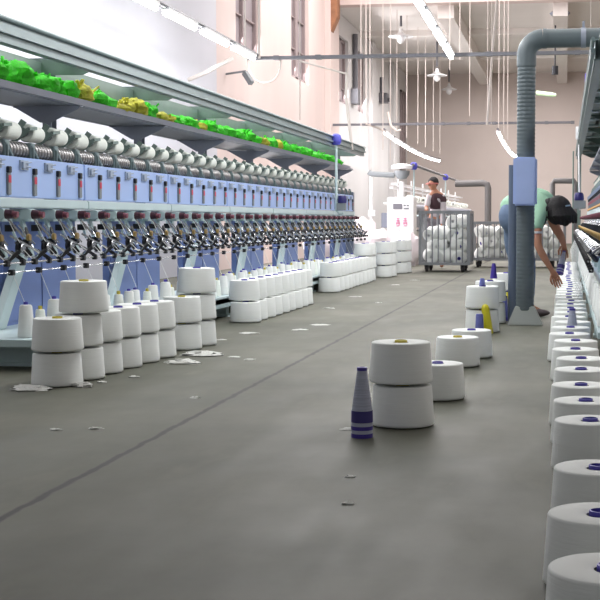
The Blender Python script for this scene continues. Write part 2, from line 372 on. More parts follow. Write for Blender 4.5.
for i in range(11):
    y = 15.1+i*.29
    for l in range(2 if i < 9 else 3):
        package('b', (-2.76+rnd(-.01, .01), y+(.04 if l else 0), l*H), 'white package, %s from camera in the %s layer of the fourth left stack' % (nth(i), ['lower', 'second', 'third'][l]), 'packages of the fourth left stack', rz=rnd(0, 6))
for i, y in enumerate((19.2, 20.7)):
    for l in range(3):
        package('b', (-2.69+.05*i, y, l*H), 'white package, %s of the %s three-high column near the cage trolley' % (['bottom', 'middle', 'top'][l], ['nearer', 'farther'][i]), 'packages of the far columns', rz=rnd(0, 6))
        package('b', (-2.66+.05*i, y+.32, l*H), 'white package, %s of the second column right behind the %s three-high column' % (['bottom', 'middle', 'top'][l], ['nearer', 'farther'][i]), 'packages of the far columns', rz=rnd(0, 6))
# middle of the aisle
mid = [('y', -.665, 5.32, 0, 'lower package of the two-high stack standing foremost in the aisle'),
       ('y', -.672, 5.32, H, 'upper package of the two-high stack standing foremost in the aisle'),
       ('b', -.60, 6.15, 0, 'single white package right behind the foremost two-high stack'),
       ('y', -.62, 7.55, 0, 'white package with a yellow tube, front one of the middle pair'),
       ('b', -.575, 8.05, 0, 'white package half hidden behind the front one of the middle pair'),
       ('y', -.625, 9.9, 0, 'lower package of the stack with yellow and blue cones before it'),
       ('b', -.625, 9.9, H, 'upper package of the stack with yellow and blue cones before it'),
       ('b', -.615, 10.75, 0, 'bottom white package of the column with a small violet tip above'),
       ('b', -.615, 10.75, H, 'white package with a violet tip, on the column behind the yellow cone'),
       ('b', -.56, 12.4, 0, 'lower white package just left of the duct foot, by the purple cone'),
       ('b', -.56, 12.4, H, 'upper white package just left of the duct, carrying nothing')]
for kd, x, y, z, lab in mid: package(kd, (x, y, z), lab, 'packages standing in the aisle', rz=rnd(0, 6))
# right row at the foot of the right machine
tips = [2.55, 3.03, 3.6, 4.46, 4.95, 5.42, 5.99, 6.47, 6.93, 7.42]
rx_ = [.092, .085, .094, .088, .08, .068, .074, .08, .055, .06]
for i in range(40):
    if i < len(tips): y, x = tips[i], rx_[i]
    else: y = 7.42+(i-9)*.46; x = .052+rnd(-.015, .015)
    if y > 21.5: break
    package('b', (x-(.0 if i < 10 else .012), y, 0), 'white package, %s from camera in the row along the right machine' % nth(i), 'packages in the right-hand row', rz=rnd(0, 6), s=1.0)
for i in range(8):
    package('b', (.375+rnd(-.01, .01), 3.8+i*.47, 0), 'white package, %s in the right-hand row cut off by the frame edge' % nth(i), 'packages in the second right-hand row', rz=rnd(0, 6))

# loose cones
def striped_cone(loc, lab, s=1, rot=(0, 0, 0)):
    o = empty('yarn_cone', loc, lab, 'yarn cone'); o.rotation_euler = rot; o.scale = (s, s, s)
    rr = lambda z: .042-.024*max(0, z-.1)/.17 if z > .1 else .042
    def band(z0, z1, m, nm, e=0): MB().lathe([(0, z0), (rr(z0)+e, z0), (rr(z1)+e, z1), (0, z1)], 28).obj(nm, m, o)
    band(0, .016, PURPLE, 'base_band', .001); band(.016, .03, GREYYARN, 'yarn'); band(.03, .045, PURPLE, 'base_band', .001)
    band(.045, .06, GREYYARN, 'yarn'); band(.06, .106, mat('deep_violet_yarn', (62, 55, 120), .7), 'violet_yarn', .001)
    band(.106, .262, GREYYARN, 'yarn'); MB().lathe([(0, .262), (.02, .262), (.02, .275), (.012, .276), (.01, .268), (0, .268)], 20).obj('tip', PURPLE, o)
    return o
striped_cone((-.785, 5.0, 0), 'grey cone with violet stripes standing left of the foremost stack')
def plain_cone(loc, h, rb, rt, m, lab, tipm=None, round_top=False, rot=(0, 0, 0), bandm=None):
    o = empty('yarn_cone', loc, lab, 'yarn cone'); o.rotation_euler = rot
    prof = [(0, 0), (rb, 0), (rb, .01), (rt, h-.01)]+([(rt*.8, h+.01), (rt*.4, h+.022), (0, h+.025)] if round_top else [(rt-.003, h), (0, h)])
    MB().lathe(prof, 24).obj('cone_body', m, o)
    if tipm: MB().lathe([(rt*.95, h-.004), (rt*.9, h+.012), (rt*.6, h+.013), (rt*.6, h)], 20).obj('tip', tipm, o)
    if bandm: MB().lathe([(rb+.001, .004), (rb+.0015, .028), (rb-.001, .03)], 24).obj('base_band', bandm, o)
    return o
plain_cone((-.628, 9.62, 0), .155, .034, .027, BLUETUBE, 'blue-grey cone standing before the stack in mid aisle')
plain_cone((-.565, 9.72, 0), .20, .036, .03, YELLOW, 'tall bright yellow cone leaning before the stack in mid aisle', round_top=True, rot=(0, R(-8), 0))
plain_cone((-.505, 11.0, 0), .2, .03, .022, BLUETUBE, 'blue-grey cone standing close to the duct foot', tipm=NAVY, bandm=PURPLE)
plain_cone((-.49, 11.5, 0), .22, .03, .028, YELLOW, 'yellow cone half hidden by the cone at the duct foot', tipm=NAVY)
plain_cone((-.585, 10.72, 2*H+.014), .125, .029, .016, PURPLE, 'dark purple cone standing on top of the column')
plain_cone((-.625, 9.87, 2*H+.002), .05, .022, .018, BLUETUBE, 'small violet tube end on the stack behind the yellow cone')
striped_cone((.046, 8.55, 0), 'white cone with violet bands at both ends in the right-hand row', 1)

# floor lint
lint = [(-2.66, 6.16, .09), (-2.43, 6.31, .05), (-2.4, 6.5, .04), (-2.25, 7.46, .1), (-2.27, 7.92, .13), (-2.31, 6.75, .05), (-1.89, 5.04, .05), (-2.04, 4.99, .04), (-1.9, 7.68, .06), (-2.03, 7.82, .06), (-.86, 5.17, .06), (-.7, 4.2, .03),
        (-2.03, 9.84, .1), (-1.97, 10.34, .12), (-.64, 3.8, .03), (-2.42, 8.94, .06), (-2.21, 16.87, .1), (-1.75, 5.99, .04), (-2.3, 14.2, .12), (-2.25, 12.3, .09), (-2.1, 18.2, .12), (-1.9, 13.2, .06), (-2.35, 9.5, .12)]
for i, (x, y, r) in enumerate(lint):
    hh = .022 if i in (0, 3, 4, 1) else .006
    if hh < .01: r *= .6
    tag(MB().blob((0, 0, .001), (r, r*.7, hh), .7, 2.5, i, flat=True).obj('lint_scrap', LINT, loc=(x, y, 0)), 'white lint scrap lying on the concrete floor', 'lint', 'lint scraps on the floor')

# ------------------------------------------------------------------ winding machine
N_SEC = 7; SEC = 1.975; L = N_SEC*SEC; Y0 = -L/2; HP = SEC/5
wm = empty('winding_machine', (-3.4, 6.93+L/2, 0), 'long blue and mint yarn winding machine along the left side of the aisle', 'winding machine')
for i in range(N_SEC):
    y = Y0+i*SEC
    MB().box(-.03, 0, y+.008, y+SEC-.008, .99, 1.245).obj('front_panel', PANEL, wm, bevel=.006)
    MB().box(-.10, .03, y+.004, y+SEC-.004, .925, .985).obj('crossrail', MINT, wm, bevel=.006)
    # leg box: front panel with door seams
    e_ = min(y+SEC+.12, Y0+L-.01)
    b = MB().box(-.175, -.12, y+.82, e_, .17, .925).box(-.12, -.115, y+.84, y+1.44, .2, .9).box(-.12, -.115, y+1.47, e_-.02, .2, .9)
    b.obj('leg_box', LEG, wm, bevel=.004)
    MB().prism([(-.09, y+.96, .64), (-.09, y+1.1, .64), (-.09, y+.72, .176), (-.09, y+.58, .176)], (.05, 0, 0)).obj('slanted_leg', MINT, wm, bevel=.004)
for i in range(N_SEC+1):
    y = Y0+i*SEC
    p = MB().box(-.285, -.275, y-.05, y+.05, 0, 1.98).box(-.285, -.22, y-.05, y-.042, 0, 1.98).box(-.285, -.22, y+.042, y+.05, 0, 1.98)
    p.obj('post', SHELF, wm, smooth=False)
    # canopy cross plate, tapered toward the front
    MB().prism([(-.95, y-.055, 1.88), (-.95, y-.055, 2.0), (.2, y-.055, 1.985), (.2, y-.055, 1.95), (.02, y-.055, 1.87)], (0, .008, 0)).box(-.95, .2, y-.055, y+.03, 1.985, 1.993).obj('cross_plate', GALV, wm, smooth=False)
    # shelf bracket
    MB().prism([(-.50, y-.06, 1.655), (.0, y-.06, 1.655), (-.02, y-.06, 1.63), (-.22, y-.06, 1.54), (-.30, y-.06, 1.54)], (0, .008, 0)).box(-.5, 0, y-.06, y, 1.648, 1.655).obj('shelf_bracket', SHELF, wm, smooth=False)
E1 = Y0+L
MB().box(-.5, 0, Y0, E1, 1.66, 1.672).box(-.055, -.045, Y0, E1, 1.655, 1.715).box(-.5, -.49, Y0, E1, 1.655, 1.73).obj('shelf', SHELF, wm, smooth=False)
fr = MB().box(.245, .25, Y0-.1, E1-.45, 1.85, 1.985).box(.19, .25, Y0-.1, E1-.45, 1.975, 1.985).box(.19, .255, Y0-.1, E1-.45, 1.85, 1.86).box(.25, .275, Y0-.1, E1-.45, 1.90, 1.925).tube([(.262, Y0-.1, 1.985), (.262, E1-.45, 1.985)], .014)
fr.obj('canopy_rail', RAIL, wm, smooth=False)
MB().box(.06, .10, Y0-.1, E1-.45, 1.95, 1.985).box(.0, .02, Y0-.1, E1-.45, 1.945, 1.985).obj('inner_rail', RAIL, wm, smooth=False)
MB().box(-.295, -.285, Y0, E1, 1.84, 1.96).box(-.33, -.285, Y0, E1, 1.955, 1.965).obj('spine_beam', GALV, wm, smooth=False)
MB().box(-.96, -.92, Y0-.1, E1+.1, 1.86, 1.99).obj('rear_rail', RAIL, wm, smooth=False)
MB().box(-.45, -.40, Y0, E1, 1.18, 1.25).box(-.32, -.03, Y0, E1, 1.20, 1.215).obj('drum_bed', DARK, wm, smooth=False)
MB().box(-.30, .50, Y0, E1, .135, .175).box(.47, .5, Y0, E1, .10, .19).obj('deck_tray', MINT, wm, smooth=False)
feet = []
for i in range(N_SEC+1):
    y = Y0+i*SEC+.3
    MB().box(-.3, .44, y-.05, y+.05, .02, .135).box(-.3, .46, y-.08, y+.08, 0, .02).obj('skid', MINT, wm, smooth=False)
MB().tube([(.235, Y0, .6), (.235, E1, .6)], .006).tube([(.215, Y0, .545), (.215, E1, .545)], .004, 6).obj('guide_rod', CHROME, wm)
MB().tube([(-.10, Y0, 1.295), (-.10, E1, 1.295)], .02).obj('drive_shaft', CHROME, wm)
MB().tube([(-.2, Y0, 1.475), (-.2, E1, 1.475)], .008).obj('yarn_bar', CHROME, wm)
# end cabinet
MB().box(-.35, .0, E1, E1+.12, .0, 1.3).box(-.3, -.26, E1+.02, E1+.08, 1.295, 1.985).box(-.3, -.02, E1+.02, E1+.06, 1.95, 1.98).obj('end_frame', GREYB, wm, bevel=.005)
def head(k):
    y = Y0+(k+.5)*HP
    if k: return None
    h = MB().box(-.10, .03, -.06, .05, .84, .92).prism([(-.04, -.10, .9), (-.04, -.04, .9), (.03, -.02, .62), (.03, -.06, .62)], (.02, 0, 0))
    h.box(.0, .07, -.13, -.06, .855, .915).prism([(.0, .07, .88), (.02, .08, .88), (.05, .10, .72), (.03, .11, .72)], (0, .01, 0))
    o = h.obj('winding_head', MINT, wm, loc=(0, y, 0), bevel=.003)
    MB().tube([(.07, -.095, .885), (.115, -.095, .885)], [.03, .027], 14).obj('motor_cap', MAROON, o)
    MB().tube([(.113, -.095, .885), (.145, -.095, .882)], [.018, .02], 12).obj('motor_tip', ROSE, o)
    a = MB().bar((.03, -.05, .89), (.13, .02, .745), .008, .012).bar((.05, 0, .755), (.23, .09, .64), .01, .013).bar((.02, -.12, .78), (.10, -.15, .66), .008, .01)
    a.bar((.06, .1, .82), (.15, .14, .70), .007, .009).tube([(.12, -.02, .70), (.2, -.06, .69), (.24, -.02, .65), (.2, .03, .62), (.14, .0, .63)], .006, 6)
    a.lathe([(.0, -.004), (.03, -.004), (.034, 0), (.03, .006), (0, .006)], 16, (.155, -.05, .675), 'x')
    a.obj('yarn_arm', CHROME, o)
    b = MB().bar((.235, .095, .665), (.18, .03, .60), .022, .022).bar((.12, -.07, .72), (.17, -.02, .635), .014, .022).bar((.07, .08, .74), (.13, .13, .63), .012, .018).box(.07, .11, .14, .18, .68, .73)
    b.lathe([(0, -.006), (.036, -.006), (.036, .004), (0, .004)], 16, (.13, -.06, .68), 'x').bar((.1, .12, .80), (.16, .05, .70), .014, .02).box(.03, .08, -.03, .02, .78, .82)
    b.bar((.12, -.15, .66), (.2, -.12, .6), .018, .022)
    b.obj('tension_lever', BLACK, o)
    MB().lathe([(0, -.01), (.02, -.01), (.022, 0), (.02, .01), (0, .01)], 12, (.16, .025, .745), 'x').obj('gear', BRASS, o)
    MB().lathe([(0, -.008), (.013, -.008), (.013, .008), (0, .008)], 10, (.09, -.01, .87), 'x').obj('gear', BRASS, o)
    for cc in ((.222, .25, -.09, -.05, .583, .617), (.2, .23, .02, .06, .528, .562), (.222, .25, .13, .165, .583, .617)): MB().box(*cc).obj('thread_clip', BLACK, o, bevel=.003)
    MB().tube([(.236, -.07, .6), (.15, -.05, .68), (.05, -.03, .86)], .0025, 4).tube([(.22, .04, .545), (.3, .03, .36)], .002, 4).obj('yarn', YARN, o)
    # panel fittings
    MB().box(0, .012, -.13, -.01, 1.165, 1.225).box(.012, .026, -.12, -.08, 1.175, 1.215).tube([(.018, -.09, 1.208), (.026, .0, 1.216)], .005, 6).tube([(.018, -.09, 1.188), (.026, -.01, 1.186)], .005, 6).obj('latch', LATCH, o)
    d = MB().box(0, .014, .07, .118, 1.005, 1.14).obj('indicator_strip', GREY, o, bevel=.003)
    MB().box(0, .02, .073, .115, 1.14, 1.18).obj('indicator_cap', BLACK, o, bevel=.003)
    MB().box(.014, .017, .076, .112, 1.08, 1.125).obj('indicator_label', RED, o)
    # grooved drum
    prof = [(.0, -.15), (.05, -.15)]
    for i in range(6):
        z = -.145+i*.048; prof += [(.058, z), (.06, z+.014), (.058, z+.028), (.05, z+.034), (.05, z+.042)]
    prof += [(.05, .15), (0, .15)]
    MB().lathe(prof, 20, (-.10, 0, 1.295), 'y').obj('drum', DRUM, o)
    MB().box(-.16, -.045, .155, .235, 1.22, 1.35).box(-.05, -.03, .17, .19, 1.2, 1.32).box(-.05, -.03, .215, .225, 1.2, 1.30).bar((-.05, .16, 1.35), (-.02, .23, 1.24), .012, .02).obj('drum_housing', RAIL, o, bevel=.004)
    MB().bar((-.22, -.17, 1.34), (-.09, -.165, 1.44), .014, .03).bar((-.085, -.17, 1.445), (-.08, -.06, 1.455), .018, .02).lathe([(0, -.01), (.034, -.01), (.037, .0), (.034, .01), (0, .01)], 16, (-.14, -.155, 1.425), 'y').box(-.25, -.2, -.19, -.15, 1.2, 1.36).bar((-.16, -.17, 1.44), (-.12, -.16, 1.50), .016, .04).obj('package_cradle', GALV, o)
    return o
h0 = head(0)
hk = [c for c in bpy.data.objects if c.parent == h0]
for k in range(1, 5*N_SEC):
    c = h0.copy(); C.objects.link(c); c.parent = wm; c.location = (0, Y0+(k+.5)*HP, 0)
    for x in hk:
        d = x.copy(); C.objects.link(d); d.parent = c
bpy.context.view_layer.update()
# the machine on the right is the same model turned round, with a shallower tray
wr = copy_tree(wm); wr.location = (.37, 7.9+L/2, 0); wr.rotation_euler = (0, 0, math.pi)
tag(wr, 'yarn winding machine cut off by the right edge of the frame', 'winding machine')
for c in kids(wr):
    if c.name.startswith('deck_tray'): c.data = MB().box(-.3, .175, Y0, E1, .135, .175).obj('tmp', MINT, smooth=False).data
    if c.name.startswith('skid'): c.scale = (.36, 1, 1)
    if c.name.split('.')[0] in ('canopy_rail', 'inner_rail', 'cross_plate'): c.location.x -= .05
for o in [o for o in bpy.data.objects if o.name.startswith('tmp')]: bpy.data.objects.remove(o)
# canopy sheet bars and end poles of the right machine
cp = MB()
for i in range(14): MB().box(-.75, .15, Y0+i*1.02+.2, Y0+i*1.02+.3, 1.93, 1.949).obj('canopy_slat', MINT, wr, smooth=False)
MB().box(-.9, .18, Y0, E1, 1.95, 1.955).obj('canopy_sheet', GALV, wr, smooth=False)
MB().box(.13, .19, Y0+.02, Y0+.08, 0, 1.98).tube([(.26, Y0+.03, .0), (.26, Y0+.03, 1.98)], .012).obj('end_post', GALV, wr, smooth=False)

# packages riding on the winding heads
def roll_proto():
    o = MB().lathe([(.02, -.095), (.056, -.095), (.064, -.088), (.066, -.08), (.058, .11), (.056, .118), (.05, .125), (.02, .125)], 28, axis='y').obj('yarn_package', YARN2)
    MB().lathe([(.02, -.15), (.024, -.15), (.02, .15), (.014, .15)], 14, axis='y').obj('tube', GREY, o)
    return o
def deck_proto():
    o = MB().lathe([(.0, 0), (.046, 0), (.05, .006), (.05, .02), (.036, .18), (.03, .188), (.012, .19)], 22).obj('yarn_cone', YARN)
    MB().lathe([(.014, .185), (.013, .205), (.008, .206), (.008, .19)], 14).obj('tube', TUBE_B, o)
    return o
def deck_proto2():
    o = MB().lathe([(.0, 0), (.04, 0), (.043, .006), (.043, .015), (.028, .15), (.024, .156), (.012, .157)], 22).obj('yarn_cone', YARN2)
    MB().lathe([(.013, .15), (.012, .178), (.008, .179), (.008, .155)], 14).obj('tube', TUBE_Y, o)
    return o
def deck_proto3():
    o = deck_proto(); kids(o)[0].data = kids(o)[0].data.copy(); kids(o)[0].data.materials[0] = YARN2; return o
PACKF = {'deck3': deck_proto3, 'roll': roll_proto, 'deck': deck_proto, 'deck2': deck_proto2}
for k in range(1, 35):
    y = 6.93+(k+.5)*HP
    package('roll', (-3.54, y, 1.424), 'pale yarn package riding the left machine drums, %s along the row' % nth(k-1), 'packages on the drums of the left machine', rx=rnd(-.02, .02), s=rnd(.93, 1.03))
for k in range(12, 35):
    y = 7.9+(k+.5)*HP
    package('roll', (.51, y, 1.424), 'pale yarn package riding the right machine drums, %s that shows' % nth(k-12), 'packages on the drums of the right machine', s=rnd(.93, 1.03))
for k in range(0, 62):
    y = 7.1+k*.215
    kd = 'deck2' if k % 3 == 1 else 'deck'
    package(kd, (-3.07+rnd(-.02, .02), y, .176), 'white yarn cone on the left machine deck, %s from the camera' % nth(k), 'cones on the left machine deck', cat='yarn cone', s=rnd(.9, 1.08))
for k in range(0, 48):
    y = 8.3+k*.27
    package('deck3', (.25+rnd(-.006, .006), y, .176), 'white yarn cone on the right machine deck, %s from the camera' % nth(k), 'cones on the right machine deck', cat='yarn cone')
# orange strip and pale hoods of the right machine are parts
MB().box(.005, .03, Y0+.05, E1, 1.0, 1.02).obj('orange_strip', mat('orange_strip', (206, 150, 60), .5), wr, smooth=False)

# green bundles on the shelf
n = 34
for i in range(n):
    y = 7.35+i*(20.3-7.35)/n
    yel = i in (5, 7, 8, 10, 13, 20, 22)
    a = .055*rnd(.85, 1.3)*(1.25 if i < 5 else 1)
    m = MB()
    for q in range(5): m.blob((rnd(-.05, .04), rnd(-.12, .12), a*.75+rnd(0, .03)), (.09, .10, a), .5, 3, i*5+q, 12, 8)
    for q in range(6): # tufts
        yy = rnd(-.17, .17); m.bar((rnd(-.05, .05), yy, a), (rnd(-.06, .08), yy+rnd(-.06, .06), a*1.9+rnd(0, .03)), .025, .012)
    zm = min(v[2] for v in m.v); m.v = [(v[0], v[1], v[2]-zm) for v in m.v]
    tag(m.obj('net_bundle', YNET if yel else GREEN, loc=(-3.56, y, 1.675)), ('yellowish' if yel else 'bright green')+' net bundle on the left machine shelf, %s from the camera' % nth(i), 'net bundle', 'net bundles on the left shelf')
for i in range(4):
    tag(MB().blob((0, 0, .1), (.12, .25, .12), .4, 3, i+90).obj('plastic_bag', PGREEN, loc=(.62, 15.5+i*.9, 1.70)), 'pale green plastic bag on the right machine shelf, %s from the camera' % nth(i), 'bag', 'bags on the right shelf')

# travelling cleaners
def cleaner(x, y, side, lab, dev=True, s=1):
    o = empty('travelling_cleaner', (x, y, 0), lab, 'travelling cleaner')
    MB().lathe([(0, 1.86), (.05, 1.87), (.07, 1.9), (.075, 1.95), (.06, 2.0), (.03, 2.02), (0, 2.02)], 20).obj('hub', mat('violet_blue_plastic', (84, 84, 190), .45), o)
    MB().tube([(0, 0, 1.88), (0, 0, .98), (side*.04, 0, .93), (side*.1, 0, .94)], .018).obj('pole', MINT, o)
    if dev:
        MB().box(-.06+side*.07, .06+side*.07, -.05, .05, .98, 1.08).obj('device_box', GREY, o, bevel=.005)
        MB().lathe([(0, 1.08), (.06, 1.08), (.065, 1.13), (.05, 1.18), (0, 1.19)], 18, (side*.08, 0, 0)).obj('device_cap', NAVY, o)
    return o
cleaner(-3.10, 17.5, 1, 'violet hub and pale pole hanging from the left machine rail')
o = empty('traverse_device', (.2, 17.6, 0), 'grey box with a navy cap on a pale pole at the right machine', 'device')
MB().tube([(-.02, 0, .98), (-.04, 0, 1.85)], .012).obj('pole', WHITE, o)
MB().box(-.10, .06, -.05, .05, 1.0, 1.11).obj('device_box', GREY, o, bevel=.006)
MB().lathe([(0, 1.11), (.06, 1.11), (.066, 1.13), (.06, 1.19), (.045, 1.215), (0, 1.22)], 18, (-.03, 0, 0)).obj('device_cap', NAVY, o)
p = at(588.5, 84, 12.6)
tag(MB().box(p.x-.035, p.x+.02, 12.55, 12.65, p.z-.1, p.z+.1).obj('indicator_unit', mat('lilac_plastic', (150, 130, 235), .4), bevel=.008), 'lilac and navy unit on the upper rail of the right machine', 'indicator unit')
p = at(578, 133, 17)
tag(MB().box(p.x-.03, p.x+.02, 16.95, 17.05, p.z-.08, p.z+.08).obj('sensor_box', WHITE, bevel=.008), 'small white box on the right machine rail above the navy cap', 'sensor')

# ------------------------------------------------------------------ suction duct
d = empty('suction_duct', (-.325, 10.6, 0), 'dark grey corrugated duct rising from the floor and turning right', 'duct')
prof = []
z = .12; 
while z < 2.08:
    prof += [(.071, z), (.074, z+.008), (.074, z+.020), (.071, z+.028)]; z += .032
MB().lathe(prof, 36).obj('ribbed_pipe', PVC, d)
el = [(0, 0, 2.08)]+[(.13-.13*math.cos(t*math.pi/16), 0, 2.17+.13*math.sin(t*math.pi/16)) for t in range(0, 9)]
MB().tube(el, .078, 32).obj('elbow', PVC, d)
MB().tube([(.13, 0, 2.3), (.16, 0, 2.3), (.16, 0, 2.3), (2.2, 0, 2.3)], [.08, .08, .075, .075], 32).obj('horizontal_pipe', PVC, d)
MB().tube([(.43, 0, 2.3), (.47, 0, 2.3)], .08, 32).box(.44, .46, -.012, .012, 2.37, 2.43).obj('pipe_clamp', SHELF, d)
MB().add([(-.075, -.06, .155), (.075, -.06, .155), (.075, .06, .155), (-.075, .06, .155), (-.14, -.09, 0), (.15, -.09, 0), (.15, .07, 0), (-.14, .07, 0)],
         [(0, 1, 2, 3), (0, 4, 5, 1), (1, 5, 6, 2), (2, 6, 7, 3), (3, 7, 4, 0), (4, 7, 6, 5)]).obj('floor_nozzle', FLARE, d, bevel=.008)
s = MB().tube([(-.10, .18, 0), (-.10, .18, 1.3)], .045, 20).obj('side_pipe', PVCB, d)
tag(MB().box(-.42, -.235, 10.43, 10.70, .965, 1.35).obj('foam_wrap', FOAM, bevel=.015), 'periwinkle blue foam pad wrapped round the grey duct', 'foam pad')
# further ducts at the back
for (pts, r, lab) in (([(-2.28, 27, 1.6), (-1.7, 27, 1.61), (-1.62, 27, 1.58), (-1.6, 27, 1.5), (-1.6, 27, .0)], .07, 'grey pipe bending down behind the second cage trolley'),
                      ([(-.25, 24, 0), (-.25, 24, 1.5), (-.22, 24, 1.56), (.14, 24, 1.56), (.17, 24, 1.5), (.17, 24, .0)], .05, 'grey pipe frame standing behind the bent woman')):
    tag(MB().tube(pts, r, 14).obj('duct_pipe', PIPEG), lab, 'pipe')

# ------------------------------------------------------------------ far machine, cabinet
fm = empty('winding_machine', (-3.35, 26.8, 0), 'pale grey winding machine beyond the cage trolley', 'winding machine')
MB().box(-.5, .0, 0, 17, .0, .6).obj('base', WHITE, fm, smooth=False)
MB().box(-.45, .22, 0, 17, .69, 1.0).obj('grey_panel', GREYB, fm, bevel=.01)
MB().tube([(.16, 0, 1.08), (.16, 17, 1.08)], .11, 20).obj('long_roller', GREYB, fm)
MB().box(-.4, .2, 0, 17, 1.18, 1.22).obj('top_shelf', WHITE, fm, smooth=False)
MB().tube([(.29, -.7, 1.96), (.29, 12, 1.96)], .03, 10).obj('rail', CONDUIT, fm)
for i in range(7):
    MB().tube([(-.2, .8+i*2.4, 1.2), (-.2, .8+i*2.4, 1.75)], .02).obj('post', WHITE, fm)
MB().box(-.28, -.2, 0, 17, 1.5, 1.54).box(-.25, -.1, 0, 17, 1.58, 1.62).obj('upper_bar', WHITE, fm, smooth=False)
for i in range(26):
    package('roll', (-3.22+rnd(-.03, .03), 27+i*.6, 1.30), 'small pale yarn package on top of the far grey machine, %s from its near end' % nth(i), 'packages on the far grey machine', s=1.1)
cleaner(-3.06, 26.3, 1, 'violet hub with a white pole at the near end of the far machine', dev=False)
cleaner(-3.06, 33.3, 1, 'violet hub with a white pole midway along the far machine', dev=False)
cb = empty('control_cabinet', (-3.2, 25.6, 0), 'white control cabinet with a grey display and pink markings', 'cabinet')
MB().box(-.28, .25, -.25, .25, 0, 1.3).obj('body', WHITE, cb, bevel=.015)
MB().box(-.16, .02, -.262, -.25, 1.06, 1.17).obj('display', SCREEN, cb, bevel=.004)
MB().box(.05, .09, -.262, -.25, 1.12, 1.15).box(.11, .15, -.262, -.25, 1.12, 1.15).box(.05, .15, -.262, -.25, 1.06, 1.09).obj('button', GREY, cb, bevel=.003)
pk = MB()
for ox in (-.05, .06):
    for (a, b) in (((-.04, .9), (.04, .9)), ((-.05, .86), (.045, .86)), ((0, .92), (0, .80)), ((-.04, .8), (.04, .8)), ((-.03, .84), (-.045, .78)), ((.03, .84), (.045, .78)), ((-.04, .75), (.04, .77))):
        pk.bar((ox*1.3+a[0]*.8, -.258, a[1]-.02), (ox*1.3+b[0]*.8, -.258, b[1]-.02), .01, .012, (0, 1, 0))
pk.obj('pink_marking', PINKM, cb, smooth=False)
fu = empty('filter_unit', (-3.28, 26.1, 0), 'grey filter unit with a pale disc above the control cabinet', 'filter unit')
MB().tube([(0, 0, 1.2), (0, 0, 1.62)], .05).obj('stem', WHITE, fu)
MB().lathe([(0, 1.66), (.09, 1.68), (.15, 1.76), (.16, 1.84), (0, 1.84)], 20).obj('bowl', GREY, fu)
MB().lathe([(0, 1.88), (.21, 1.88), (.22, 1.94), (.1, 1.98), (0, 1.98)], 24).obj('disc', WHITE, fu)
MB().tube([(-.15, 0, 1.75), (-.62, 0, 1.78), (-.68, 0, 1.82)], .055, 12).obj('side_arm', GREY, fu)
tag(MB().tube([(-3.95, 26.4, 0), (-3.95, 26.4, 1.74)], .03).box(-4.0, -3.86, 26.3, 26.4, .93, 1.05).obj('white_pole', WHITE), 'white pole left of the control cabinet', 'pole')
# sacks
sk = [(-3.9, 22.6, .30, .85), (-3.6, 22.2, .26, .6), (-3.35, 22.8, .3, .62), (-4.1, 24.0, .35, .95), (-3.75, 24.0, .3, .9), (-3.15, 24.2, .28, .72), (-2.85, 23.9, .24, .60), (-3.4, 23.9, .28, .66), (-4.3, 22.4, .3, .7), (-3.0, 22.8, .24, .45), (-2.75, 24.6, .2, .5)]
for i, (x, y, r, h) in enumerate(sk):
    tag(MB().blob((0, 0, h/2), (r*.82, r*.82, h/2), .3, 2.2, i+20, 22, 14).obj('plastic_sack', SACK, loc=(x, y, -.0)), 'stuffed white plastic sack heaped beside the control cabinet', 'sack', 'white sacks beside the cabinet')

# ------------------------------------------------------------------ cage trolleys
def trolley(x0, x1, y0, y1, z0, z1, lab, nb=8):
    o = empty('cage_trolley', ((x0+x1)/2, (y0+y1)/2, 0), lab, 'trolley')
    a, b = (x1-x0)/2, (y1-y0)/2; r = .02
    f = MB()
    for z in (z0+.02, z1-.02):
        for (p, q) in (((-a, -b), (a, -b)), ((a, -b), (a, b)), ((a, b), (-a, b)), ((-a, b), (-a, -b))): f.bar((p[0], p[1], z), (q[0], q[1], z), .045, .045)
    for (p, q) in ((-a, -b), (a, -b), (a, b), (-a, b)): f.bar((p, q, z0), (p, q, z1), .05, .05)
    f.obj('frame', CART, o, smooth=False)
    for i in range(1, nb):
        for s_ in (-1, 1):
            MB().tube([(-a+2*a*i/nb, s_*b, z0), (-a+2*a*i/nb, s_*b, z1)], .011, 8).obj('bar', CART, o)
            if i < 7: MB().tube([(s_*a, -b+2*b*i/7, z0), (s_*a, -b+2*b*i/7, z1)], .011, 8).obj('bar', CART, o)
    MB().box(-a, a, -b, b, z0, z0+.015).obj('floor_plate', CART, o, smooth=False)
    for (p, q) in ((-a+.1, -b+.08), (a-.1, -b+.08), (a-.1, b-.08), (-a+.1, b-.08)):
        w = MB().lathe([(0, -.022), (.052, -.022), (.056, -.012), (.056, .012), (.052, .022), (0, .022)], 18, (p, q, .056), 'x').obj('caster', RUBBER, o)
        MB().box(p-.035, p-.025, q-.025, q+.03, .04, z0).box(p+.025, p+.035, q-.025, q+.03, .04, z0).box(p-.035, p+.035, q-.03, q+.03, z0-.012, z0).obj('fork', DARK, w)
    return o
trolley(-2.36, -1.57, 21.2, 22.0, .115, 1.0, 'grey cage trolley filled with white yarn packages', 8)
trolley(-1.66, -.86, 23.3, 24.0, .13, .82, 'farther cage trolley, left of the duct', 8)
trolley(-.80, -.02, 23.3, 24.0, .13, .82, 'farther cage trolley behind the bent woman', 8)
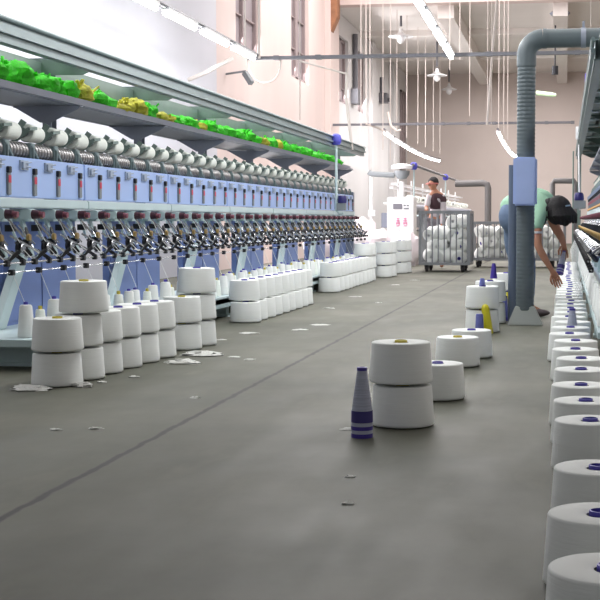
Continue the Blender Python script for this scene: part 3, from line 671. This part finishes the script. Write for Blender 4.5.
def load(x0, x1, y0, y1, z0, top, what, g, nx, ny, nz, kd, sc=.9):
    c = 0
    for l in range(nz):
        for j in range(ny):
            for i in range(nx):
                x = x0+.14+(x1-x0-.28)*i/max(1, nx-1)+rnd(-.03, .03)+(.05 if l % 2 else -.02); y = y0+.14+(y1-y0-.28)*j/max(1, ny-1)
                x = min(max(x, x0+.12), x1-.12)
                z = z0+.125+l*.185+rnd(-.015, .015)
                if z > top(x)+.02: continue
                a = rnd(R(35), R(150)) if c % 3 else rnd(-.5, .5)
                m = Matrix.Rotation(a, 4, 'Z') @ Matrix.Rotation(R(90)+rnd(-.5, .5), 4, 'X')
                o = package(kd[c % len(kd)], (x, y, z), 'x', g, s=sc*rnd(.85, 1.05))
                o.rotation_euler = m.to_euler()
                o.location = Vector((x, y, z))-m.to_3x3() @ Vector((0, 0, .07)); c += 1
                o['label'] = 'white yarn package inside the %s, %s counting upwards' % (what, nth(c-1))
load(-2.33, -1.6, 21.25, 21.95, .13, lambda x: .62+.28*(x+2.36)/.8 if x > -2.05 else .80-.55*abs(x+2.25), 'front cage trolley', 'packages in the front trolley', 4, 3, 4, 'wwwb', 1.0)
load(-1.64, -.88, 23.34, 23.96, .13, lambda x: .72, 'trolley left of the duct', 'packages in the second trolley', 4, 2, 3, 'wwb')
load(-.78, -.04, 23.34, 23.96, .13, lambda x: .72, 'trolley behind the bent woman', 'packages in the third trolley', 4, 2, 3, 'wwb')

# ------------------------------------------------------------------ people
def skin(nodes, edges, name, m, parent, sub=2):
    ks = list(nodes); me = bpy.data.meshes.new(name)
    me.from_pydata([nodes[k][0] for k in ks], [(ks.index(a), ks.index(b)) for a, b in edges], [])
    o = bpy.data.objects.new('skin_tmp', me); C.objects.link(o)
    md = o.modifiers.new('s', 'SKIN'); md.use_smooth_shade = True
    for i, k in enumerate(ks):
        r = nodes[k][1]; r = (r, r) if not isinstance(r, tuple) else r
        me.skin_vertices[0].data[i].radius = r; me.skin_vertices[0].data[i].use_root = (i == 0)
    s = o.modifiers.new('u', 'SUBSURF'); s.levels = sub; s.render_levels = sub
    dg = bpy.context.evaluated_depsgraph_get(); dg.update()
    nm = bpy.data.meshes.new_from_object(o.evaluated_get(dg)); bpy.data.objects.remove(o)
    nm.name = name; nm.materials.clear(); nm.materials.append(m); nm.shade_smooth()
    q = bpy.data.objects.new(name, nm); C.objects.link(q)
    if parent: q.parent = parent
    return q
def merge_into(o, mb):   # adds extra closed shapes to a skinned mesh
    bm = bmesh.new(); bm.from_mesh(o.data)
    t = bpy.data.meshes.new('t'); t.from_pydata(mb.v, [], mb.f); bm.from_mesh(t)
    bmesh.ops.recalc_face_normals(bm, faces=bm.faces); bm.to_mesh(o.data); bm.free(); o.data.shade_smooth()
wo = empty('person', (-.3, 11.5, 0), 'person in mint shirt and jeans bending over the right-hand cones', 'person')
def L3(d): return {k: ((v[0][0]+.3, v[0][1]-11.5, v[0][2]), v[1]) for k, v in d.items()}
B = L3({'pelvis': ((-.44, 11.6, .88), .115), 'waist': ((-.36, 11.56, .97), .10), 'chest': ((-.25, 11.48, 1.0), .11), 'uch': ((-.17, 11.43, .98), .09), 'neck': ((-.115, 11.39, .945), .048), 'head': ((-.08, 11.36, .915), .055),
        'rs': ((-.215, 11.30, .93), .058), 'ra': ((-.245, 11.22, .80), .045), 're': ((-.235, 11.14, .63), .036), 'rf': ((-.18, 11.12, .53), .033), 'rw': ((-.118, 11.10, .43), .022), 'rh': ((-.09, 11.09, .385), (.034, .018)), 'rp': ((-.075, 11.09, .355), (.034, .014)),
        'ls': ((-.14, 11.58, .93), .058), 'la': ((-.10, 11.58, .80), .044), 'le': ((-.04, 11.54, .70), .036), 'lw': ((-.018, 11.44, .635), .023), 'lh': ((-.012, 11.41, .60), (.03, .018)), 'lp': ((-.012, 11.39, .575), (.03, .014)),
        'rl': ((-.42, 11.50, .84), .09), 'rt': ((-.37, 11.47, .66), .078), 'rk': ((-.32, 11.46, .45), .055), 'rc': ((-.32, 11.48, .3), .05), 'rn': ((-.315, 11.50, .09), .033), 'rto': ((-.21, 11.50, .035), (.035, .022)),
        'll': ((-.49, 11.72, .80), .08), 'lt': ((-.47, 11.74, .64), .07), 'lk': ((-.43, 11.76, .45), .05), 'lc': ((-.39, 11.76, .3), .05), 'ln': ((-.40, 11.76, .09), .033), 'lto': ((-.31, 11.78, .035), (.035, .022))})
BE = [('pelvis', 'waist'), ('waist', 'chest'), ('chest', 'uch'), ('uch', 'neck'), ('neck', 'head'), ('uch', 'rs'), ('rs', 'ra'), ('ra', 're'), ('re', 'rf'), ('rf', 'rw'), ('rw', 'rh'), ('rh', 'rp'), ('uch', 'ls'), ('ls', 'la'), ('la', 'le'), ('le', 'lw'), ('lw', 'lh'), ('lh', 'lp'),
      ('pelvis', 'rl'), ('rl', 'rt'), ('rt', 'rk'), ('rk', 'rc'), ('rc', 'rn'), ('rn', 'rto'), ('pelvis', 'll'), ('ll', 'lt'), ('lt', 'lk'), ('lk', 'lc'), ('lc', 'ln'), ('ln', 'lto')]
body = skin(B, BE, 'body', SKIN, wo)
ex = MB()
hc = Vector((-.055+.3, 11.34-11.5, .91))
ex.blob(hc, (.082, .076, .105), .04, 2, 3, 20, 14)
fd = Vector((.75, -.25, -.62)).normalized()      # the face looks down and right
ex.blob(hc+fd*.085, (.016, .014, .02), 0)        # nose
for s_ in (-1, 1):
    ex.blob(hc+Vector((.0, .076*s_, -.01)), (.012, .008, .022), 0)
# fingers: hand over the cones and hand holding a cone
def fingers(base, dirv, side, ln, bend):
    base = Vector(base); dv = Vector(dirv).normalized(); sd = Vector(side).normalized(); bn = Vector(bend).normalized()
    for i, k in enumerate((-1.5, -.5, .5, 1.5)):
        l = ln*(.82, 1, .95, .75)[i]; b0 = base+sd*k*.0165
        p1 = b0+dv*l*.45+sd*k*.003; p2 = p1+(dv*.8+bn*.4).normalized()*l*.3; p3 = p2+(dv*.5+bn*.8).normalized()*l*.27
        ex.tube([b0-dv*.02, b0, p1, p2, p3, p3+(p3-p2)*.15], [.008, .009, .0085, .0078, .0068, .003], 8)
    t0 = base-dv*.045-sd*.03; t1 = t0-sd*.02+dv*.03+bn*.012; t2 = t1+dv*.028+bn*.012
    ex.tube([t0+sd*.015, t0, t1, t2, t2+(t2-t1)*.2], [.011, .011, .01, .0085, .004], 8)
fingers((-.075+.3, -.41, .35), (.35, 0, -.94), (.94, 0, .35), .075, (.2, -.5, -.3))
fingers((-.012+.3, -.11, .572), (.05, -.1, -1), (.9, .3, 0), .07, (0, -.9, -.2))
merge_into(body, ex)
S = L3({'pelvis': ((-.43, 11.60, .93), .10), 'waist': ((-.36, 11.56, .985), .118), 'chest': ((-.25, 11.48, 1.015), .128), 'uch': ((-.17, 11.43, .995), .10), 'nk': ((-.135, 11.40, .96), .06),
        'rs': ((-.215, 11.30, .93), .072), 'ra': ((-.25, 11.22, .80), .06), 're': ((-.255, 11.195, .75), .053), 'ls': ((-.14, 11.58, .93), .07), 'la': ((-.11, 11.59, .82), .058)})
skin(S, [('pelvis', 'waist'), ('waist', 'chest'), ('chest', 'uch'), ('uch', 'nk'), ('uch', 'rs'), ('rs', 'ra'), ('ra', 're'), ('uch', 'ls'), ('ls', 'la')], 'shirt', SHIRT, wo)
merge_into(bpy.data.objects['shirt'], MB().blob((-.43+.3, .09, .965), (.15, .15, .12), 0, seg=24, ring=16).blob((-.30+.3, .02, 1.02), (.2, .14, .115), 0, seg=24, ring=16))
MB().lathe([(.054, 0), (.056, 0), (.056, .02), (.054, .02)], 20).obj('sleeve_hem', WHITE, wo, loc=(-.255+.3, 11.19-11.5, .735))
J = L3({'pelvis': ((-.47, 11.61, .87), .10), 'rl': ((-.43, 11.51, .80), .09), 'rt': ((-.37, 11.47, .66), .09), 'rk': ((-.32, 11.46, .45), .067), 'rc': ((-.32, 11.48, .3), .062), 'rn': ((-.32, 11.50, .13), .052),
        'll': ((-.47, 11.71, .79), .09), 'lt': ((-.47, 11.74, .64), .09), 'lk': ((-.43, 11.76, .45), .067), 'lc': ((-.39, 11.76, .3), .062), 'ln': ((-.40, 11.76, .13), .052)})
skin(J, [('pelvis', 'rl'), ('rl', 'rt'), ('rt', 'rk'), ('rk', 'rc'), ('rc', 'rn'), ('pelvis', 'll'), ('ll', 'lt'), ('lt', 'lk'), ('lk', 'lc'), ('lc', 'ln')], 'jeans', JEANS, wo)
merge_into(bpy.data.objects['jeans'], MB().blob((-.475+.3, .04, .88), (.115, .13, .14), 0, seg=24, ring=16).blob((-.45+.3, .16, .86), (.115, .11, .14), 0, seg=24, ring=16))
hr = MB().blob(hc+Vector((-.012, 0, .025)), (.115, .108, .128), .06, 4, 5, 28, 18).blob(hc+Vector((.04, -.02, -.01)), (.075, .085, .10), .15, 4, 8, 24, 16)
for i in range(16):
    a = R(-120+i*16); st = hc+Vector((.07*math.cos(a), .085*math.sin(a), .03))
    hr.tube([st, st+Vector((.035*math.cos(a)+.02, .03*math.sin(a), -.06)), st+Vector((.045*math.cos(a)+.03, .02*math.sin(a), -.095-.012*(i % 3)))], [.04, .034, .008], 8)
hr.blob(hc+Vector((-.085, .0, .08)), (.05, .05, .05), .2, 3, 9)      # bun
for i in range(5): hr.tube([hc+Vector((-.09, -.05, .06)), hc+Vector((-.125-.008*i, -.08, .01)), hc+Vector((-.11-.006*i, -.09, -.07-.012*i))], [.014, .012, .004], 6)
hr.obj('hair', HAIR, wo)
MB().lathe([(.052, -.008), (.058, 0), (.052, .008)], 18, (0, 0, 0), 'x').obj('hair_tie', mat('white_hair_tie', (205, 215, 225), .5), wo, loc=hc+Vector((-.075, 0, .075)))
MB().bar(hc+Vector((.05, -.1, .06)), hc+Vector((.09, -.095, .065)), .012, .012).obj('hair_clip', mat('pale_hair_clip', (170, 190, 215), .4), wo)
for (x, y) in ((-.25, 11.50), (-.345, 11.77)):
    MB().blob((x+.3, y-11.5, .035), (.12, .045, .036), .05, 2, 4, 18, 10).obj('shoe', SHOE, wo)
# the cone she holds
o = striped_cone((-.052, 11.31, .385), 'grey-violet cone held in the bent woman\'s hand', .78, (R(-14), R(11), 0))
o.rotation_euler = (R(-22), R(11), 0)

mn = empty('person', (-2.25, 22.75, 0), 'person in dark vest and reddish cap standing behind the cage trolley', 'person')
MBD = {'pelvis': ((0, .05, .86), .12), 'waist': ((0, .04, 1.0), .11), 'chest': ((.0, 0, 1.18), .105), 'uch': ((-.01, -.02, 1.29), .09), 'neck': ((-.03, -.04, 1.36), .045), 'head': ((-.045, -.05, 1.42), .05),
       'rs': ((.11, -.04, 1.26), .05), 're': ((.13, -.06, 1.0), .042), 'rw': ((.12, -.16, .76), .03), 'rh': ((.11, -.18, .69), (.035, .02)),
       'ls': ((-.12, -.03, 1.26), .05), 'le': ((-.16, -.14, 1.06), .038), 'lw': ((-.13, -.36, 1.03), .028), 'lh': ((-.11, -.42, 1.02), (.035, .02)),
       'rl': ((.09, .05, .8), .09), 'rk': ((.10, .04, .47), .06), 'rn': ((.10, .08, .1), .04), 'rt': ((.10, -.06, .04), .035),
       'll': ((-.09, .05, .8), .09), 'lk': ((-.10, .04, .47), .06), 'ln': ((-.10, .08, .1), .04), 'lt': ((-.10, -.06, .04), .035)}
mb_ = skin(MBD, [('pelvis', 'waist'), ('waist', 'chest'), ('chest', 'uch'), ('uch', 'neck'), ('neck', 'head'), ('uch', 'rs'), ('rs', 're'), ('re', 'rw'), ('rw', 'rh'), ('uch', 'ls'), ('ls', 'le'), ('le', 'lw'), ('lw', 'lh'),
                 ('pelvis', 'rl'), ('rl', 'rk'), ('rk', 'rn'), ('rn', 'rt'), ('pelvis', 'll'), ('ll', 'lk'), ('lk', 'ln'), ('ln', 'lt')], 'body', SKIN, mn)
ex = MB(); h2 = Vector((-.06, -.06, 1.475))
ex.blob(h2, (.078, .092, .105), .04, 2, 3, 18, 12); ex.blob(h2+Vector((-.06, -.07, -.015)), (.016, .02, .02), 0)
for s_ in (-1, 1): ex.blob(h2+Vector((.07*s_, .02, 0)), (.01, .014, .024), 0)
for (bx, by, bz) in ((.11, -.19, .68), (-.11, -.44, 1.01)):
    for i in range(4): ex.tube([(bx+(i-1.5)*.018, by, bz), (bx+(i-1.5)*.019, by-.02, bz-.05), (bx+(i-1.5)*.019, by-.005, bz-.085+.006*abs(i-1.5))], [.009, .008, .006], 6)
    ex.tube([(bx-.03, by+.01, bz+.02), (bx-.055, by-.01, bz-.02), (bx-.05, by-.02, bz-.045)], [.011, .009, .006], 6)
merge_into(mb_, ex)
V = {k: (v[0], (v[1] if not isinstance(v[1], tuple) else v[1][0])+.014) for k, v in MBD.items()}
skin({k: V[k] for k in ('pelvis', 'waist', 'chest', 'uch', 'rs', 're', 'rw', 'ls', 'le')}, [('pelvis', 'waist'), ('waist', 'chest'), ('chest', 'uch'), ('uch', 'rs'), ('rs', 're'), ('re', 'rw'), ('uch', 'ls'), ('ls', 'le')], 'shirt', GSHIRT, mn)
V2 = {k: (v[0], v[1]+.024) for k, v in V.items()}
V2['rs2'] = ((.14, -.05, 1.12), .07)
skin({k: V2[k] for k in ('waist', 'chest', 'uch', 'rs', 'rs2')}, [('waist', 'chest'), ('chest', 'uch'), ('uch', 'rs'), ('rs', 'rs2')], 'vest', VEST, mn)
skin({k: V[k] for k in ('pelvis', 'rl', 'rk', 'rn', 'll', 'lk', 'ln')}, [('pelvis', 'rl'), ('rl', 'rk'), ('rk', 'rn'), ('pelvis', 'll'), ('ll', 'lk'), ('lk', 'ln')], 'trousers', mat('grey_trousers', (120, 116, 122), .9), mn)
MB().blob(h2+Vector((.012, .015, .035)), (.092, .10, .095), .1, 4, 6, 18, 12).obj('hair', HAIR, mn)
MB().lathe([(.1, -.005), (.102, .012), (.098, .022), (.0, .03)], 20).bar((-.06, -.05, .01), (-.10, -.08, -.0), .08, .012).obj('cap', REDCAP, mn, loc=h2+Vector((0, 0, .0)))
skc = MB().bar((.13, -.06, 1.0), (.12, -.17, .72), .075, .075)

# ------------------------------------------------------------------ light
def area(loc, rot, sx, sy, e, col=(1, 1, 1)):
    l = bpy.data.lights.new('light', 'AREA'); l.shape = 'RECTANGLE'; l.size = sx; l.size_y = sy; l.energy = e; l.color = col
    o = bpy.data.objects.new('light', l); C.objects.link(o); o.location = loc; o.rotation_euler = rot; return o
# daylight through the left windows
for (y, w) in ((23.5, 1.8), (28.2, 1.8), (33.8, 1.5), (37, 1.4)): area((-5.6, y, 4.8), (0, R(-65), 0), 1.5, w, 90, (1, .97, .98))
# near tube rows' light, both sides; last two pairs are added fill without tubes
for (x, y, ly, e) in ((-4.46, 12.5, 12.5, 42), (-1.55, 12.5, 12.5, 90), (1.2, 13.5, 15, 75), (-5.1, 12.5, 16, 22)):
    for a in (-48, 48): area((x, y, 3.08), (0, R(a), 0), .12, ly, e, (.97, .99, 1))
# added soft fill below the ceilings of both bays, no roof lights there
area((-2.5, 26, 7.3), (0, 0, 0), 6, 9, 620, (1, .97, .97))
area((-2, 13, 7.3), (0, 0, 0), 6, 10, 290, (1, .99, .98))
area((-1, 39, 5.7), (0, 0, 0), 4, 12, 640, (1, .95, .93))
# open doorway on the left behind the first machine
area((-5.7, 23.7, 1.6), (0, R(-90), 0), 2.6, 4.5, 190, (1, .96, .99))
w = bpy.data.worlds.new('world'); bpy.context.scene.world = w; w.use_nodes = True
w.node_tree.nodes['Background'].inputs[0].default_value = (.94, .97, 1, 1); w.node_tree.nodes['Background'].inputs[1].default_value = .28
vs = bpy.context.scene.view_settings; vs.view_transform = 'Standard'; vs.look = 'None'; vs.gamma = 1; vs.exposure = .35; vs.use_curve_mapping = False
